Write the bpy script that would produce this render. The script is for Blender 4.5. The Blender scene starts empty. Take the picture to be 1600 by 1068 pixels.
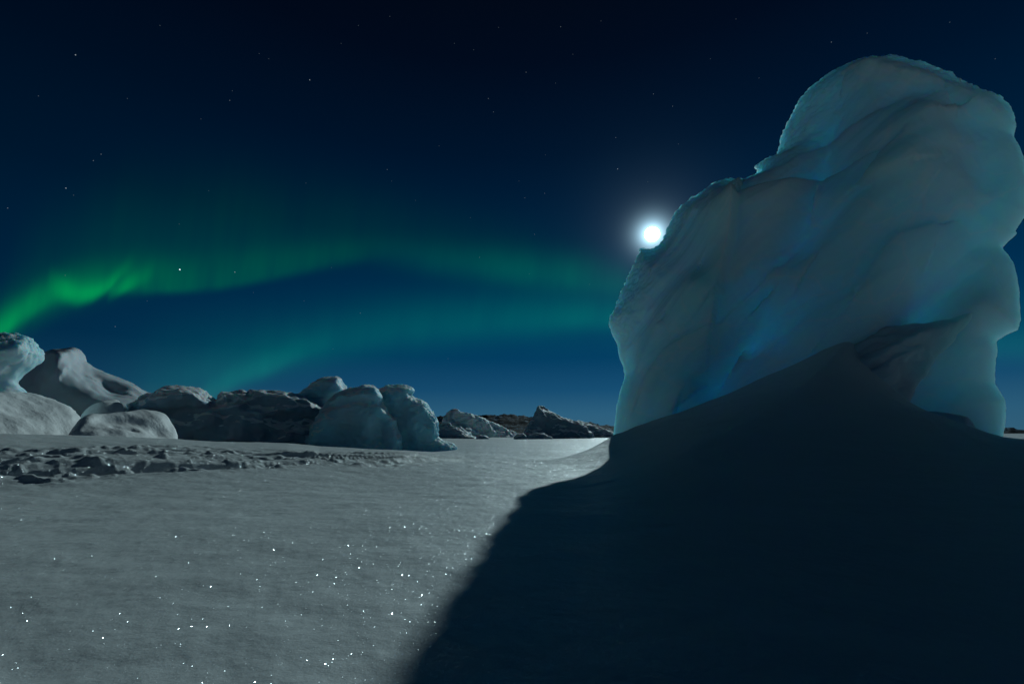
import bpy, math, random
import numpy as np
from mathutils import Vector, Matrix

sc = bpy.context.scene
rnd = random.Random(7)

# ------------------------------------------------------------------ camera, sky, moonlight, exposure
CAM_H = 1.2
PITCH = math.radians(11.3)
FPX = 16 / 36 * 1600                     # focal length in pixels of the 1600 px wide photograph
cam_d = bpy.data.cameras.new('camera'); cam_d.lens = 16; cam_d.sensor_width = 36
cam_d.clip_start = 0.05; cam_d.clip_end = 60000
cam = bpy.data.objects.new('camera', cam_d); sc.collection.objects.link(cam)
cam.location = (0, 0, CAM_H); cam.rotation_euler = (math.radians(90) + PITCH, 0, 0)
sc.camera = cam

def ray(px, py):
    """unit direction in the world of a point of the photograph"""
    x = (px - 800) / FPX; y = (534 - py) / FPX
    v = Vector((x, math.cos(PITCH) - y * math.sin(PITCH), math.sin(PITCH) + y * math.cos(PITCH)))
    return v.normalized()

MOON = ray(1019, 366)
sun_d = bpy.data.lights.new('moonlight', 'SUN'); sun_d.energy = 1.45; sun_d.angle = math.radians(0.53)
sun_d.color = (0.74, 0.97, 1.0)
sun = bpy.data.objects.new('moonlight', sun_d); sc.collection.objects.link(sun)
sun.rotation_euler = MOON.to_track_quat('Z', 'Y').to_euler()
sun.location = (0, 0, 60)

sc.view_settings.view_transform = 'Standard'; sc.view_settings.look = 'None'
sc.view_settings.exposure = 0; sc.view_settings.gamma = 1
sc.render.engine = 'CYCLES'
sc.cycles.use_denoising = True
try: sc.cycles.denoiser = 'OPENIMAGEDENOISE'
except Exception: pass
sc.cycles.max_bounces = 8; sc.cycles.diffuse_bounces = 4; sc.cycles.transparent_max_bounces = 16
sc.cycles.sample_clamp_indirect = 4

def srgb(r, g, b):
    f = lambda c: (c / 255 / 12.92) if c / 255 <= 0.04045 else ((c / 255 + 0.055) / 1.055) ** 2.4
    return (f(r), f(g), f(b), 1)

world = bpy.data.worlds.new('World'); sc.world = world; world.use_nodes = True
nt = world.node_tree; nt.nodes.clear()
N = nt.nodes.new; L = nt.links.new
tc = N('ShaderNodeTexCoord'); sep = N('ShaderNodeSeparateXYZ'); L(tc.outputs['Generated'], sep.inputs[0])
ramp = N('ShaderNodeValToRGB'); L(sep.outputs['Z'], ramp.inputs[0])
els = [(0.0, (52, 98, 124)), (0.04, (44, 94, 124)), (0.09, (22, 76, 112)), (0.16, (3, 58, 94)), (0.26, (0, 46, 80)),
       (0.40, (0, 32, 60)), (0.55, (0, 20, 43)), (0.68, (1, 11, 29)), (0.80, (2, 8, 20)), (1.0, (2, 7, 17))]
cr = ramp.color_ramp
while len(cr.elements) < len(els): cr.elements.new(0.5)
for e, (p, c) in zip(cr.elements, els): e.position = p; e.color = srgb(*c)
# brighter towards the moon's side, darker away from it
dotm = N('ShaderNodeVectorMath'); dotm.operation = 'DOT_PRODUCT'
L(tc.outputs['Generated'], dotm.inputs[0]); dotm.inputs[1].default_value = MOON
side = N('ShaderNodeMapRange'); L(dotm.outputs['Value'], side.inputs[0])
side.inputs[1].default_value = 0.3; side.inputs[2].default_value = 1.0; side.inputs[3].default_value = 0.42; side.inputs[4].default_value = 1.1
mul = N('ShaderNodeMixRGB'); mul.blend_type = 'MULTIPLY'; mul.inputs[0].default_value = 1
L(ramp.outputs[0], mul.inputs[1]); L(side.outputs[0], mul.inputs[2])
# aureole: glare round the moon, painted into the sky colour (two lobes by angle from the moon)
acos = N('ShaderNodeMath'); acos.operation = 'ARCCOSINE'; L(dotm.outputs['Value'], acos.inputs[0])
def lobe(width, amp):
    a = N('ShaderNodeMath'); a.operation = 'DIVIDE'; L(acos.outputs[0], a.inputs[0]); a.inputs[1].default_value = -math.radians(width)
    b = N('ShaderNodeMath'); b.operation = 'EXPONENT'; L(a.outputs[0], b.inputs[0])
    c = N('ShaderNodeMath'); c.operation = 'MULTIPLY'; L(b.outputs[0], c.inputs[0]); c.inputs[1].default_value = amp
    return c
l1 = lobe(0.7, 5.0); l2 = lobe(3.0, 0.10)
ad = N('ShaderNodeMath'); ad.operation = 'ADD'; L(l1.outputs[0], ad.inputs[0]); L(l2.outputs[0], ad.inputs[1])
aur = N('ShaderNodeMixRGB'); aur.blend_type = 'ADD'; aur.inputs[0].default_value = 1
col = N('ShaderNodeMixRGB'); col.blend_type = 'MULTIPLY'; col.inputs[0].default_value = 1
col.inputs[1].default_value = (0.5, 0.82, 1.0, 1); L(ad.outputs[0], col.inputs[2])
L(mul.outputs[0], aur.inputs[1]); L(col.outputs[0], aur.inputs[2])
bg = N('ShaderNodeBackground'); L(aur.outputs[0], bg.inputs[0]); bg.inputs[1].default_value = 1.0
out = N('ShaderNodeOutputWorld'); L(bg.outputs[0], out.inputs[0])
world.cycles.sampling_method = 'MANUAL'; world.cycles.sample_map_resolution = 1024

# ------------------------------------------------------------------ numpy noise
_rs = np.random.RandomState(3)
_perm = np.concatenate([_rs.permutation(256)] * 2).astype(np.int32)
_g = _rs.normal(size=(256, 3)); _g /= np.linalg.norm(_g, axis=1)[:, None]; _g = _g.astype(np.float32)
def perlin(x, y, z):
    x, y, z = np.broadcast_arrays(np.asarray(x, np.float32), np.asarray(y, np.float32), np.asarray(z, np.float32))
    xi = np.floor(x).astype(np.int32); yi = np.floor(y).astype(np.int32); zi = np.floor(z).astype(np.int32)
    xf = x - xi; yf = y - yi; zf = z - zi
    u = xf**3 * (xf * (xf * 6 - 15) + 10); v = yf**3 * (yf * (yf * 6 - 15) + 10); w = zf**3 * (zf * (zf * 6 - 15) + 10)
    def gr(i, j, k):
        h = _perm[_perm[_perm[(xi + i) & 255] + ((yi + j) & 255)] + ((zi + k) & 255)]
        g = _g[h]
        return g[..., 0] * (xf - i) + g[..., 1] * (yf - j) + g[..., 2] * (zf - k)
    def lp(a, b, t): return a + (b - a) * t
    return lp(lp(lp(gr(0,0,0), gr(1,0,0), u), lp(gr(0,1,0), gr(1,1,0), u), v),
              lp(lp(gr(0,0,1), gr(1,0,1), u), lp(gr(0,1,1), gr(1,1,1), u), v), w) * 1.6
def fbm(x, y, z, oct=4, gain=0.5):
    s = 0; a = 1.0; f = 1.0
    for k in range(oct):
        s = s + a * perlin(x * f + 17.3 * k, y * f + 5.1 * k, z * f + 9.7 * k); a *= gain; f *= 2.03
    return s
def ridged(x, y, z, oct=3):
    s = 0; a = 1.0; f = 1.0
    for k in range(oct):
        s = s + a * (1 - np.abs(perlin(x * f + 7.3 * k, y * f, z * f + 3.7 * k)) * 2); a *= 0.5; f *= 2.1
    return s
def sstep(a, b, x):
    t = np.clip((x - a) / (b - a), 0, 1); return t * t * (3 - 2 * t)

# ------------------------------------------------------------------ mesh helpers
def link_mesh(name, V, F, mat, parent=None, smooth=True):
    me = bpy.data.meshes.new(name)
    V = np.asarray(V, np.float32); F = np.asarray(F, np.int32)
    k = F.shape[1]
    me.vertices.add(len(V)); me.vertices.foreach_set('co', V.ravel())
    me.loops.add(F.size); me.loops.foreach_set('vertex_index', F.ravel())
    me.polygons.add(len(F)); me.polygons.foreach_set('loop_start', np.arange(0, F.size, k, dtype=np.int32))
    me.polygons.foreach_set('loop_total', np.full(len(F), k, np.int32))
    me.update(calc_edges=True); me.validate()
    if smooth: me.polygons.foreach_set('use_smooth', np.ones(len(me.polygons), bool))
    if mat: me.materials.append(mat)
    o = bpy.data.objects.new(name, me); sc.collection.objects.link(o)
    if parent: o.parent = parent
    return o
def attr(o, name, vals):
    a = o.data.attributes.new(name, 'FLOAT', 'POINT'); a.data.foreach_set('value', np.asarray(vals, np.float32))
def tag(o, label, cat=None, group=None, kind=None):
    if label: o['label'] = label
    if cat: o['category'] = cat
    if group: o['group'] = group
    if kind: o['kind'] = kind
    return o

def seg_dist(U, V, pts, closed):
    """distance to a polyline, signed side of the nearest segment and inside test"""
    pts = np.asarray(pts, np.float32); n = len(pts)
    best = np.full(U.shape, 1e9, np.float32); side = np.zeros(U.shape, np.float32); inside = np.zeros(U.shape, bool)
    for i in range(n if closed else n - 1):
        a = pts[i]; b = pts[(i + 1) % n]; ab = b - a; l2 = float(ab @ ab) + 1e-9
        t = np.clip(((U - a[0]) * ab[0] + (V - a[1]) * ab[1]) / l2, 0, 1)
        dx = U - (a[0] + t * ab[0]); dy = V - (a[1] + t * ab[1]); d = np.sqrt(dx * dx + dy * dy)
        m = d < best; best = np.where(m, d, best)
        cr_ = ab[0] * (V - a[1]) - ab[1] * (U - a[0]); side = np.where(m, np.sign(cr_), side)
        if closed and abs(ab[1]) > 1e-9:
            c = ((a[1] > V) != (b[1] > V)) & (U < (b[0] - a[0]) * (V - a[1]) / (b[1] - a[1]) + a[0])
            inside ^= c
    return best, side, inside

def surface_nets(F, org, h):
    """closed quad surface of the field F > 0 sampled on a grid"""
    nx, ny, nz = F.shape; I = F > 0
    cs = np.zeros((nx-1, ny-1, nz-1), np.int8)
    for i in (0, 1):
        for j in (0, 1):
            for k in (0, 1): cs += I[i:nx-1+i, j:ny-1+j, k:nz-1+k]
    act = (cs > 0) & (cs < 8); ci = np.argwhere(act)
    idx = np.full(act.shape, -1, np.int32); idx[act] = np.arange(len(ci))
    P = np.zeros((len(ci), 3)); C = np.zeros(len(ci)); x, y, z = ci.T
    cor = [(i, j, k) for i in (0,1) for j in (0,1) for k in (0,1)]
    for a in cor:
        for ax in range(3):
            if a[ax]: continue
            b = list(a); b[ax] = 1
            fa = F[x+a[0], y+a[1], z+a[2]]; fb = F[x+b[0], y+b[1], z+b[2]]
            m = (fa > 0) != (fb > 0); t = np.where(m, fa / np.where(m, fa - fb, 1), 0)
            p = np.array(a, float)[None] + t[:, None] * (np.array(b) - np.array(a))[None]
            P += p * m[:, None]; C += m
    P = (P / C[:, None] + ci) * h + np.asarray(org)
    Q = []
    for ax in range(3):
        o1, o2 = [(1, 2), (2, 0), (0, 1)][ax]
        sl0 = [slice(1, -1)] * 3; sl1 = [slice(1, -1)] * 3
        sl0[ax] = slice(0, F.shape[ax] - 1); sl1[ax] = slice(1, F.shape[ax])
        a = I[tuple(sl0)]; b = I[tuple(sl1)]
        for flip in (0, 1):
            e = np.argwhere((a & ~b) if not flip else (~a & b))
            if not len(e): continue
            off = np.array([1, 1, 1]); off[ax] = 0; e = e + off
            def cell(d1, d2):
                c = e.copy(); c[:, o1] += d1; c[:, o2] += d2
                return idx[c[:, 0], c[:, 1], c[:, 2]]
            q = np.stack([cell(-1, -1), cell(0, -1), cell(0, 0), cell(-1, 0)], 1)
            if flip: q = q[:, ::-1]
            Q.append(q)
    Q = np.concatenate(Q); Q = Q[(Q >= 0).all(1)]
    return P, Q

class Frame:
    """upright (or slightly leaning) plane facing the camera's side, on which an outline is laid out in metres"""
    def __init__(s, pxc, dist, lean=0.0, turn=0.0):
        r = ray(pxc, 676); s.az = math.atan2(r.x, r.y); a = s.az; t = math.radians(lean)
        s.O = Vector((math.sin(a) * dist, math.cos(a) * dist, 0)); a = a - math.radians(turn)      # turned: the face looks further right
        s.U = Vector((math.cos(a), -math.sin(a), 0))
        s.V = Vector((math.sin(a) * math.sin(t), math.cos(a) * math.sin(t), math.cos(t)))
        s.N = Vector((-math.sin(a) * math.cos(t), -math.cos(a) * math.cos(t), math.sin(t)))
    def uv(s, px, py, n=0.0):
        d = ray(px, py); c = Vector((0, 0, CAM_H)); o = s.O + s.N * n
        k = (o - c).dot(s.N) / d.dot(s.N); p = c + d * k - s.O
        return (p.dot(s.U), p.dot(s.V))
    def basis(s):
        return np.array([list(s.U), list(s.V), list(s.N)])

def polyline_xy(fr, pts, n=0.0): return [fr.uv(x, y, n) for x, y in pts]

def berg(name, fr, outline, cell, tf, tb, R, mat, strokes=(), rough=(0.08, 1.2), base_v=-1.0, extra=None,
         parent=None, patches=None, crust=None, seed=0, pn=2.0, over=0.0, relief=1.0, facet=0.0, skew=0.0):
    """solid body of ice: outline on its frame, real thickness, relief strokes, then displaced by noise"""
    pts = polyline_xy(fr, outline)
    P = np.array(pts); u0, v0 = P.min(0) - 4 * cell; u1, v1 = P.max(0) + 4 * cell
    v0 = max(v0, base_v - 4 * cell)
    us = np.arange(u0, u1, cell); vs = np.arange(v0, v1, cell)
    U, V = np.meshgrid(us, vs, indexing='ij'); U = U.astype(np.float32); V = V.astype(np.float32)
    d, _, ins = seg_dist(U, V, pts, True); d = np.where(ins, d, -d)
    edge = 1 - np.clip(d / R, 0, 1)
    S = np.where(d > 0, (1 - edge ** 2), 2 * d / R)
    fade = sstep(0, R * 0.45, d)
    c = np.zeros_like(U)
    for pl, w1, w2, hgt in strokes:
        hgt = hgt * relief; q = polyline_xy(fr, pl, tf * 0.6); dd, sd, _ = seg_dist(U, V, q, False)
        w = np.where(sd > 0, w1, w2)
        c += hgt * np.exp(-(dd / w) ** 2)
    c = c * fade + over * np.clip(V - V[0, 0] - 0.8, 0, None) * sstep(0, R * 0.3, d)
    c = c + skew * (U - 0.5 * (u0 + u1)) * sstep(-R, R * 0.2, d)
    if extra is not None: c = c + extra(U, V, d) * fade
    nlo, nhi = -tb - abs(float(c.min())) - 3 * cell, tf + float(c.max()) + 3 * cell
    ns = np.arange(nlo, nhi, cell).astype(np.float32)
    q = ns[None, None, :] - c[:, :, None]
    q = np.where(q > 0, q / tf, q / tb)
    F = S[:, :, None] - np.abs(q) ** pn
    F[:, :3, :] = -1
    Vt, Q = surface_nets(F.astype(np.float32), (us[0], vs[0], ns[0]), cell)
    B = fr.basis()
    co = Vt @ B
    o = link_mesh(name, co, Q, mat)
    me = o.data
    nr = np.empty(len(co) * 3, np.float32); me.vertices.foreach_get('normal', nr); nr = nr.reshape(-1, 3)
    w = co + np.array(fr.O)[None]
    dv, _, iv = seg_dist(Vt[:, 0].astype(np.float32), Vt[:, 1].astype(np.float32), pts, True); dv = np.where(iv, dv, -dv)
    a, f = rough
    disp = a * fbm(w[:, 0] * f + seed, w[:, 1] * f, w[:, 2] * f, 3)
    if facet: disp = disp + facet * (ridged(w[:, 0] * 0.42 + seed, w[:, 1] * 0.42, w[:, 2] * 0.8 + 3, 3) - 1.0)
    if crust is not None:
        m = crust(Vt[:, 0], Vt[:, 1], dv, Vt[:, 2])
        disp = disp + m * (fbm(w[:, 0] * 3.1, w[:, 1] * 3.1, w[:, 2] * 4.2 + seed, 4, 0.6))
    co = co + nr * disp[:, None]
    me.vertices.foreach_set('co', co.astype(np.float32).ravel()); me.update()
    if patches is not None:
        attr(o, 'blue_ice', patches(Vt[:, 0].astype(np.float32), Vt[:, 1].astype(np.float32), dv, fr))
    o.location = fr.O
    if parent: o.parent = parent; o.matrix_parent_inverse = Matrix.Identity(4); o.location = fr.O - parent.location
    return o

# ------------------------------------------------------------------ materials
def new_mat(name):
    m = bpy.data.materials.new(name); m.use_nodes = True; m.node_tree.nodes.clear()
    return m, m.node_tree, m.node_tree.nodes.new, m.node_tree.links.new

def snow_material(name, base, glint=True, grain=1.0, rough=0.6, spec=0.35):
    m, t, N, L = new_mat(name)
    g = N('ShaderNodeNewGeometry'); p = N('ShaderNodeBsdfPrincipled'); o = N('ShaderNodeOutputMaterial')
    p.inputs['Roughness'].default_value = rough; p.inputs['Specular IOR Level'].default_value = spec
    n0 = N('ShaderNodeTexNoise'); n0.inputs['Scale'].default_value = 0.35; n0.inputs['Detail'].default_value = 5; L(g.outputs['Position'], n0.inputs['Vector'])
    r = N('ShaderNodeMapRange'); L(n0.outputs[0], r.inputs[0]); r.inputs[1].default_value = 0.3; r.inputs[2].default_value = 0.7
    mx = N('ShaderNodeMixRGB'); L(r.outputs[0], mx.inputs[0])
    mx.inputs[1].default_value = tuple(c * 0.93 for c in base) + (1,); mx.inputs[2].default_value = tuple(min(1, c * 1.04) for c in base) + (1,)
    L(mx.outputs[0], p.inputs['Base Color'])
    hs = None
    for sc_, amp, stretch in ((1.6, 0.05, 1), (9.0, 0.010, 1), (60.0, 0.0022, 1), (210.0, 0.0008, 1)):
        n = N('ShaderNodeTexNoise'); n.inputs['Scale'].default_value = sc_; n.inputs['Detail'].default_value = 3
        L(g.outputs['Position'], n.inputs['Vector'])
        k = N('ShaderNodeMath'); k.operation = 'MULTIPLY'; L(n.outputs[0], k.inputs[0]); k.inputs[1].default_value = amp * grain
        if hs is None: hs = k
        else:
            a = N('ShaderNodeMath'); a.operation = 'ADD'; L(hs.outputs[0], a.inputs[0]); L(k.outputs[0], a.inputs[1]); hs = a
    b = N('ShaderNodeBump'); b.inputs['Strength'].default_value = 0.9; b.inputs['Distance'].default_value = 1.0
    L(hs.outputs[0], b.inputs['Height']); L(b.outputs[0], p.inputs['Normal'])
    last = p.outputs[0]
    if glint:
        # scattered mirror-like snow crystals: every cell holds one tiny facet with a random tilt
        for scale, rad, keep, tilt in ((40, 0.10, 0.0, 1.9), (85, 0.17, 0.0, 1.9), (16, 0.055, 0.0, 1.9), (26, 0.075, 0.0, 1.9), (21, 0.06, 0.0, 1.9), (55, 0.11, 0.0, 1.7), (33, 0.08, 0.0, 1.5), (65, 0.13, 0.0, 1.4), (47, 0.10, 0.0, 2.2), (29, 0.07, 0.0, 2.4)):
            v = N('ShaderNodeTexVoronoi'); v.voronoi_dimensions = '2D'; v.inputs['Scale'].default_value = scale; L(g.outputs['Position'], v.inputs['Vector'])
            s = N('ShaderNodeSeparateColor'); L(v.outputs['Color'], s.inputs[0])
            c1 = N('ShaderNodeMath'); c1.operation = 'LESS_THAN'; L(v.outputs['Distance'], c1.inputs[0]); c1.inputs[1].default_value = rad
            c2 = N('ShaderNodeMath'); c2.operation = 'GREATER_THAN'; L(s.outputs[0], c2.inputs[0]); c2.inputs[1].default_value = keep
            cm = N('ShaderNodeMath'); cm.operation = 'MULTIPLY'; L(c1.outputs[0], cm.inputs[0]); L(c2.outputs[0], cm.inputs[1])
            wn = N('ShaderNodeTexWhiteNoise'); L(v.outputs['Color'], wn.inputs['Vector'])
            sub = N('ShaderNodeVectorMath'); sub.operation = 'SUBTRACT'; L(wn.outputs['Color'], sub.inputs[0]); sub.inputs[1].default_value = (0.5, 0.5, 0.5)
            scl = N('ShaderNodeVectorMath'); scl.operation = 'SCALE'; L(sub.outputs[0], scl.inputs[0]); scl.inputs['Scale'].default_value = tilt
            an = N('ShaderNodeVectorMath'); an.operation = 'ADD'; L(g.outputs['Normal'], an.inputs[0]); L(scl.outputs[0], an.inputs[1])
            nn = N('ShaderNodeVectorMath'); nn.operation = 'NORMALIZE'; L(an.outputs[0], nn.inputs[0])
            gl = N('ShaderNodeBsdfGlossy'); gl.inputs['Roughness'].default_value = 0.14; kc = N('ShaderNodeMixRGB'); L(cm.outputs[0], kc.inputs[0]); kc.inputs[1].default_value = (0, 0, 0, 1); kc.inputs[2].default_value = (0.27, 0.29, 0.3, 1); L(kc.outputs[0], gl.inputs['Color'])
            L(nn.outputs[0], gl.inputs['Normal'])
            ms = N('ShaderNodeAddShader'); L(last, ms.inputs[0]); L(gl.outputs[0], ms.inputs[1])
            last = ms.outputs[0]
    L(last, o.inputs[0])
    return m

def ice_material(name, white, blue, scale, radius=(0.5, 2.2, 3.0), grain=1.0, amt=1.0, bump=1.0, crust_scale=0.45, cap=False, veins=False):
    m, t, N, L = new_mat(name)
    g = N('ShaderNodeNewGeometry'); p = N('ShaderNodeBsdfPrincipled'); o = N('ShaderNodeOutputMaterial')
    at = N('ShaderNodeAttribute'); at.attribute_name = 'blue_ice'
    n0 = N('ShaderNodeTexNoise'); n0.inputs['Scale'].default_value = 0.5 * grain; n0.inputs['Detail'].default_value = 5; L(g.outputs['Position'], n0.inputs['Vector'])
    r0 = N('ShaderNodeMapRange'); L(n0.outputs[0], r0.inputs[0]); r0.inputs[1].default_value = 0.35; r0.inputs[2].default_value = 0.65; r0.inputs[3].default_value = -0.14; r0.inputs[4].default_value = 0.14
    ad = N('ShaderNodeMath'); ad.operation = 'ADD'; ad.use_clamp = True; L(at.outputs['Fac'], ad.inputs[0]); L(r0.outputs[0], ad.inputs[1])
    if veins:
        # healed cracks: thin pale seams through the ice, bent by noise
        wv = N('ShaderNodeTexNoise'); wv.inputs['Scale'].default_value = 0.5; wv.inputs['Detail'].default_value = 4; L(g.outputs['Position'], wv.inputs['Vector'])
        wa = N('ShaderNodeVectorMath'); wa.operation = 'MULTIPLY_ADD'; L(wv.outputs['Color'], wa.inputs[0]); wa.inputs[1].default_value = (2.2, 2.2, 2.2); L(g.outputs['Position'], wa.inputs[2])
        mp = N('ShaderNodeMapping'); mp.inputs['Rotation'].default_value = (0, math.radians(38), 0); mp.inputs['Scale'].default_value = (0.16, 0.3, 0.5); L(wa.outputs[0], mp.inputs['Vector'])
        vo = N('ShaderNodeTexVoronoi'); vo.feature = 'DISTANCE_TO_EDGE'; vo.inputs['Scale'].default_value = 1.0; L(mp.outputs[0], vo.inputs['Vector'])
        vr = N('ShaderNodeMapRange'); L(vo.outputs['Distance'], vr.inputs[0]); vr.inputs[1].default_value = 0.0; vr.inputs[2].default_value = 0.035; vr.inputs[3].default_value = -0.45; vr.inputs[4].default_value = 0.0
        a2 = N('ShaderNodeMath'); a2.operation = 'ADD'; a2.use_clamp = True; L(ad.outputs[0], a2.inputs[0]); L(vr.outputs[0], a2.inputs[1]); ad = a2
    mx = N('ShaderNodeMixRGB'); L(ad.outputs[0], mx.inputs[0]); mx.inputs[1].default_value = white + (1,); mx.inputs[2].default_value = blue + (1,)
    L(mx.outputs[0], p.inputs['Base Color'])
    p.subsurface_method = 'RANDOM_WALK'
    p.inputs['Subsurface Weight'].default_value = amt
    p.inputs['Subsurface Radius'].default_value = radius; p.inputs['Subsurface Scale'].default_value = scale
    sm_ = N('ShaderNodeMapRange'); L(ad.outputs[0], sm_.inputs[0]); sm_.inputs[3].default_value = scale * crust_scale; sm_.inputs[4].default_value = scale * 1.25
    L(sm_.outputs[0], p.inputs['Subsurface Scale'])
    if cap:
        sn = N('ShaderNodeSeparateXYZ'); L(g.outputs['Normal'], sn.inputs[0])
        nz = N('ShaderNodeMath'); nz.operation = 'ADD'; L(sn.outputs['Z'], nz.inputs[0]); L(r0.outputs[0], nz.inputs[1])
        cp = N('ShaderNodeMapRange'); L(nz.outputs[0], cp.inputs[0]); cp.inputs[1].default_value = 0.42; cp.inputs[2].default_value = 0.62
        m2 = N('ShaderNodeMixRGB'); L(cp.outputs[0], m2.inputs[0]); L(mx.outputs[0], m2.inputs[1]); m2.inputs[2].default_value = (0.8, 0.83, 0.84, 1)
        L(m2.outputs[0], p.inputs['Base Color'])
    p.inputs['Roughness'].default_value = 0.65; p.inputs['Specular IOR Level'].default_value = 0.22
    hs = None
    for sc_, amp in ((1.3, 0.10), (5.0, 0.022), (22.0, 0.004)):
        n = N('ShaderNodeTexNoise'); n.inputs['Scale'].default_value = sc_ * grain; n.inputs['Detail'].default_value = 3; L(g.outputs['Position'], n.inputs['Vector'])
        k = N('ShaderNodeMath'); k.operation = 'MULTIPLY'; L(n.outputs[0], k.inputs[0]); k.inputs[1].default_value = amp * bump
        if hs is None: hs = k
        else:
            a = N('ShaderNodeMath'); a.operation = 'ADD'; L(hs.outputs[0], a.inputs[0]); L(k.outputs[0], a.inputs[1]); hs = a
    cg = N('ShaderNodeTexNoise'); cg.inputs['Scale'].default_value = 7.0 * grain; cg.inputs['Detail'].default_value = 5; L(g.outputs['Position'], cg.inputs['Vector'])
    iv = N('ShaderNodeMapRange'); L(ad.outputs[0], iv.inputs[0]); iv.inputs[1].default_value = 0.0; iv.inputs[2].default_value = 0.5; iv.inputs[3].default_value = 0.12; iv.inputs[4].default_value = 0.0
    cm2 = N('ShaderNodeMath'); cm2.operation = 'MULTIPLY'; L(cg.outputs[0], cm2.inputs[0]); L(iv.outputs[0], cm2.inputs[1])
    a3 = N('ShaderNodeMath'); a3.operation = 'ADD'; L(hs.outputs[0], a3.inputs[0]); L(cm2.outputs[0], a3.inputs[1]); hs = a3
    b = N('ShaderNodeBump'); b.inputs['Strength'].default_value = 0.6; L(hs.outputs[0], b.inputs['Height']); L(b.outputs[0], p.inputs['Normal'])
    L(p.outputs[0], o.inputs[0])
    return m

M_ground = snow_material('sparkling_snow', (0.60, 0.635, 0.64), rough=0.6, spec=0.45)
M_mound = snow_material('packed_snow', (0.84, 0.86, 0.86), glint=False, grain=2.0)
M_ice = ice_material('backlit_ice', (0.66, 0.90, 0.94), (0.42, 0.87, 0.93), 1.0, crust_scale=0.75, veins=True, radius=(0.8, 2.25, 2.95), bump=2.2)
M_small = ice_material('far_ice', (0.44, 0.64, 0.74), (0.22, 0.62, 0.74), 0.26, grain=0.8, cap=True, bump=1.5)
M_pale = ice_material('pale_ice', (0.80, 0.85, 0.86), (0.35, 0.68, 0.74), 0.25, grain=1.2)
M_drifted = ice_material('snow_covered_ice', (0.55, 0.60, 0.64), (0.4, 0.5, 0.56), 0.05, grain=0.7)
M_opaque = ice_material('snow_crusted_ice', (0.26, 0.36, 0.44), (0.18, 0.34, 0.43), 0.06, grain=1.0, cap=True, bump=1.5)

# ------------------------------------------------------------------ ground
TOWER = Frame(1290, 25.6, 0.0)
crest_px = [(958, 682), (1000, 666), (1060, 646), (1130, 619), (1200, 584), (1260, 557), (1300, 538), (1335, 521), (1352, 526), (1368, 562), (1382, 604), (1396, 637),
            (1410, 644), (1440, 652), (1480, 664), (1530, 676), (1600, 683), (1700, 690)]
def plane_hit(px, py, z):
    d = ray(px, py); k = (z - CAM_H) / d.z
    return (d.x * k, d.y * k)
DRIFT = Frame(1290, 21.8, 0.0)
crest_uz = np.array([DRIFT.uv(x, y) for x, y in crest_px])
churn_lo = [(-120, 772), (0, 768), (100, 764), (200, 757), (300, 748), (400, 738), (500, 733), (600, 729), (700, 725), (780, 719), (832, 714)]
churn_hi = [(780, 710), (700, 707), (600, 706), (500, 704), (400, 701), (330, 697), (250, 694), (200, 694), (100, 701), (0, 703), (-120, 703)]

ridge_px = [(-300, 672), (-100, 676), (0, 679), (150, 680), (275, 684), (330, 688), (400, 691), (450, 693), (500, 698), (560, 701), (630, 702)]
RID_R = 26.0
_ra = []
for _x, _y in ridge_px:
    _d = ray(_x, _y); _ra.append((math.atan2(_d.x, _d.y), CAM_H + RID_R * _d.z / math.hypot(_d.x, _d.y)))
_ra += [(-0.155, 0.16), (-0.10, 0.04), (0.0, 0.0)]
_ra = np.array(_ra)
def rise(x, y):
    r = np.hypot(x, y); a = np.arctan2(x, y)
    zr = np.interp(a, _ra[:, 0], _ra[:, 1], right=0.0)
    zr = np.where(np.abs(a) > 1.6, 0.6, zr)
    up = sstep(11, RID_R, r) ** 0.8 * zr
    w = sstep(-0.80, -0.66, a) * (1 - sstep(-0.30, 0.02, a)) * (1 - sstep(60, 90, r))
    down = sstep(RID_R, RID_R + 12, r) * (zr + 0.6) * w
    return up - down
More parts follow.
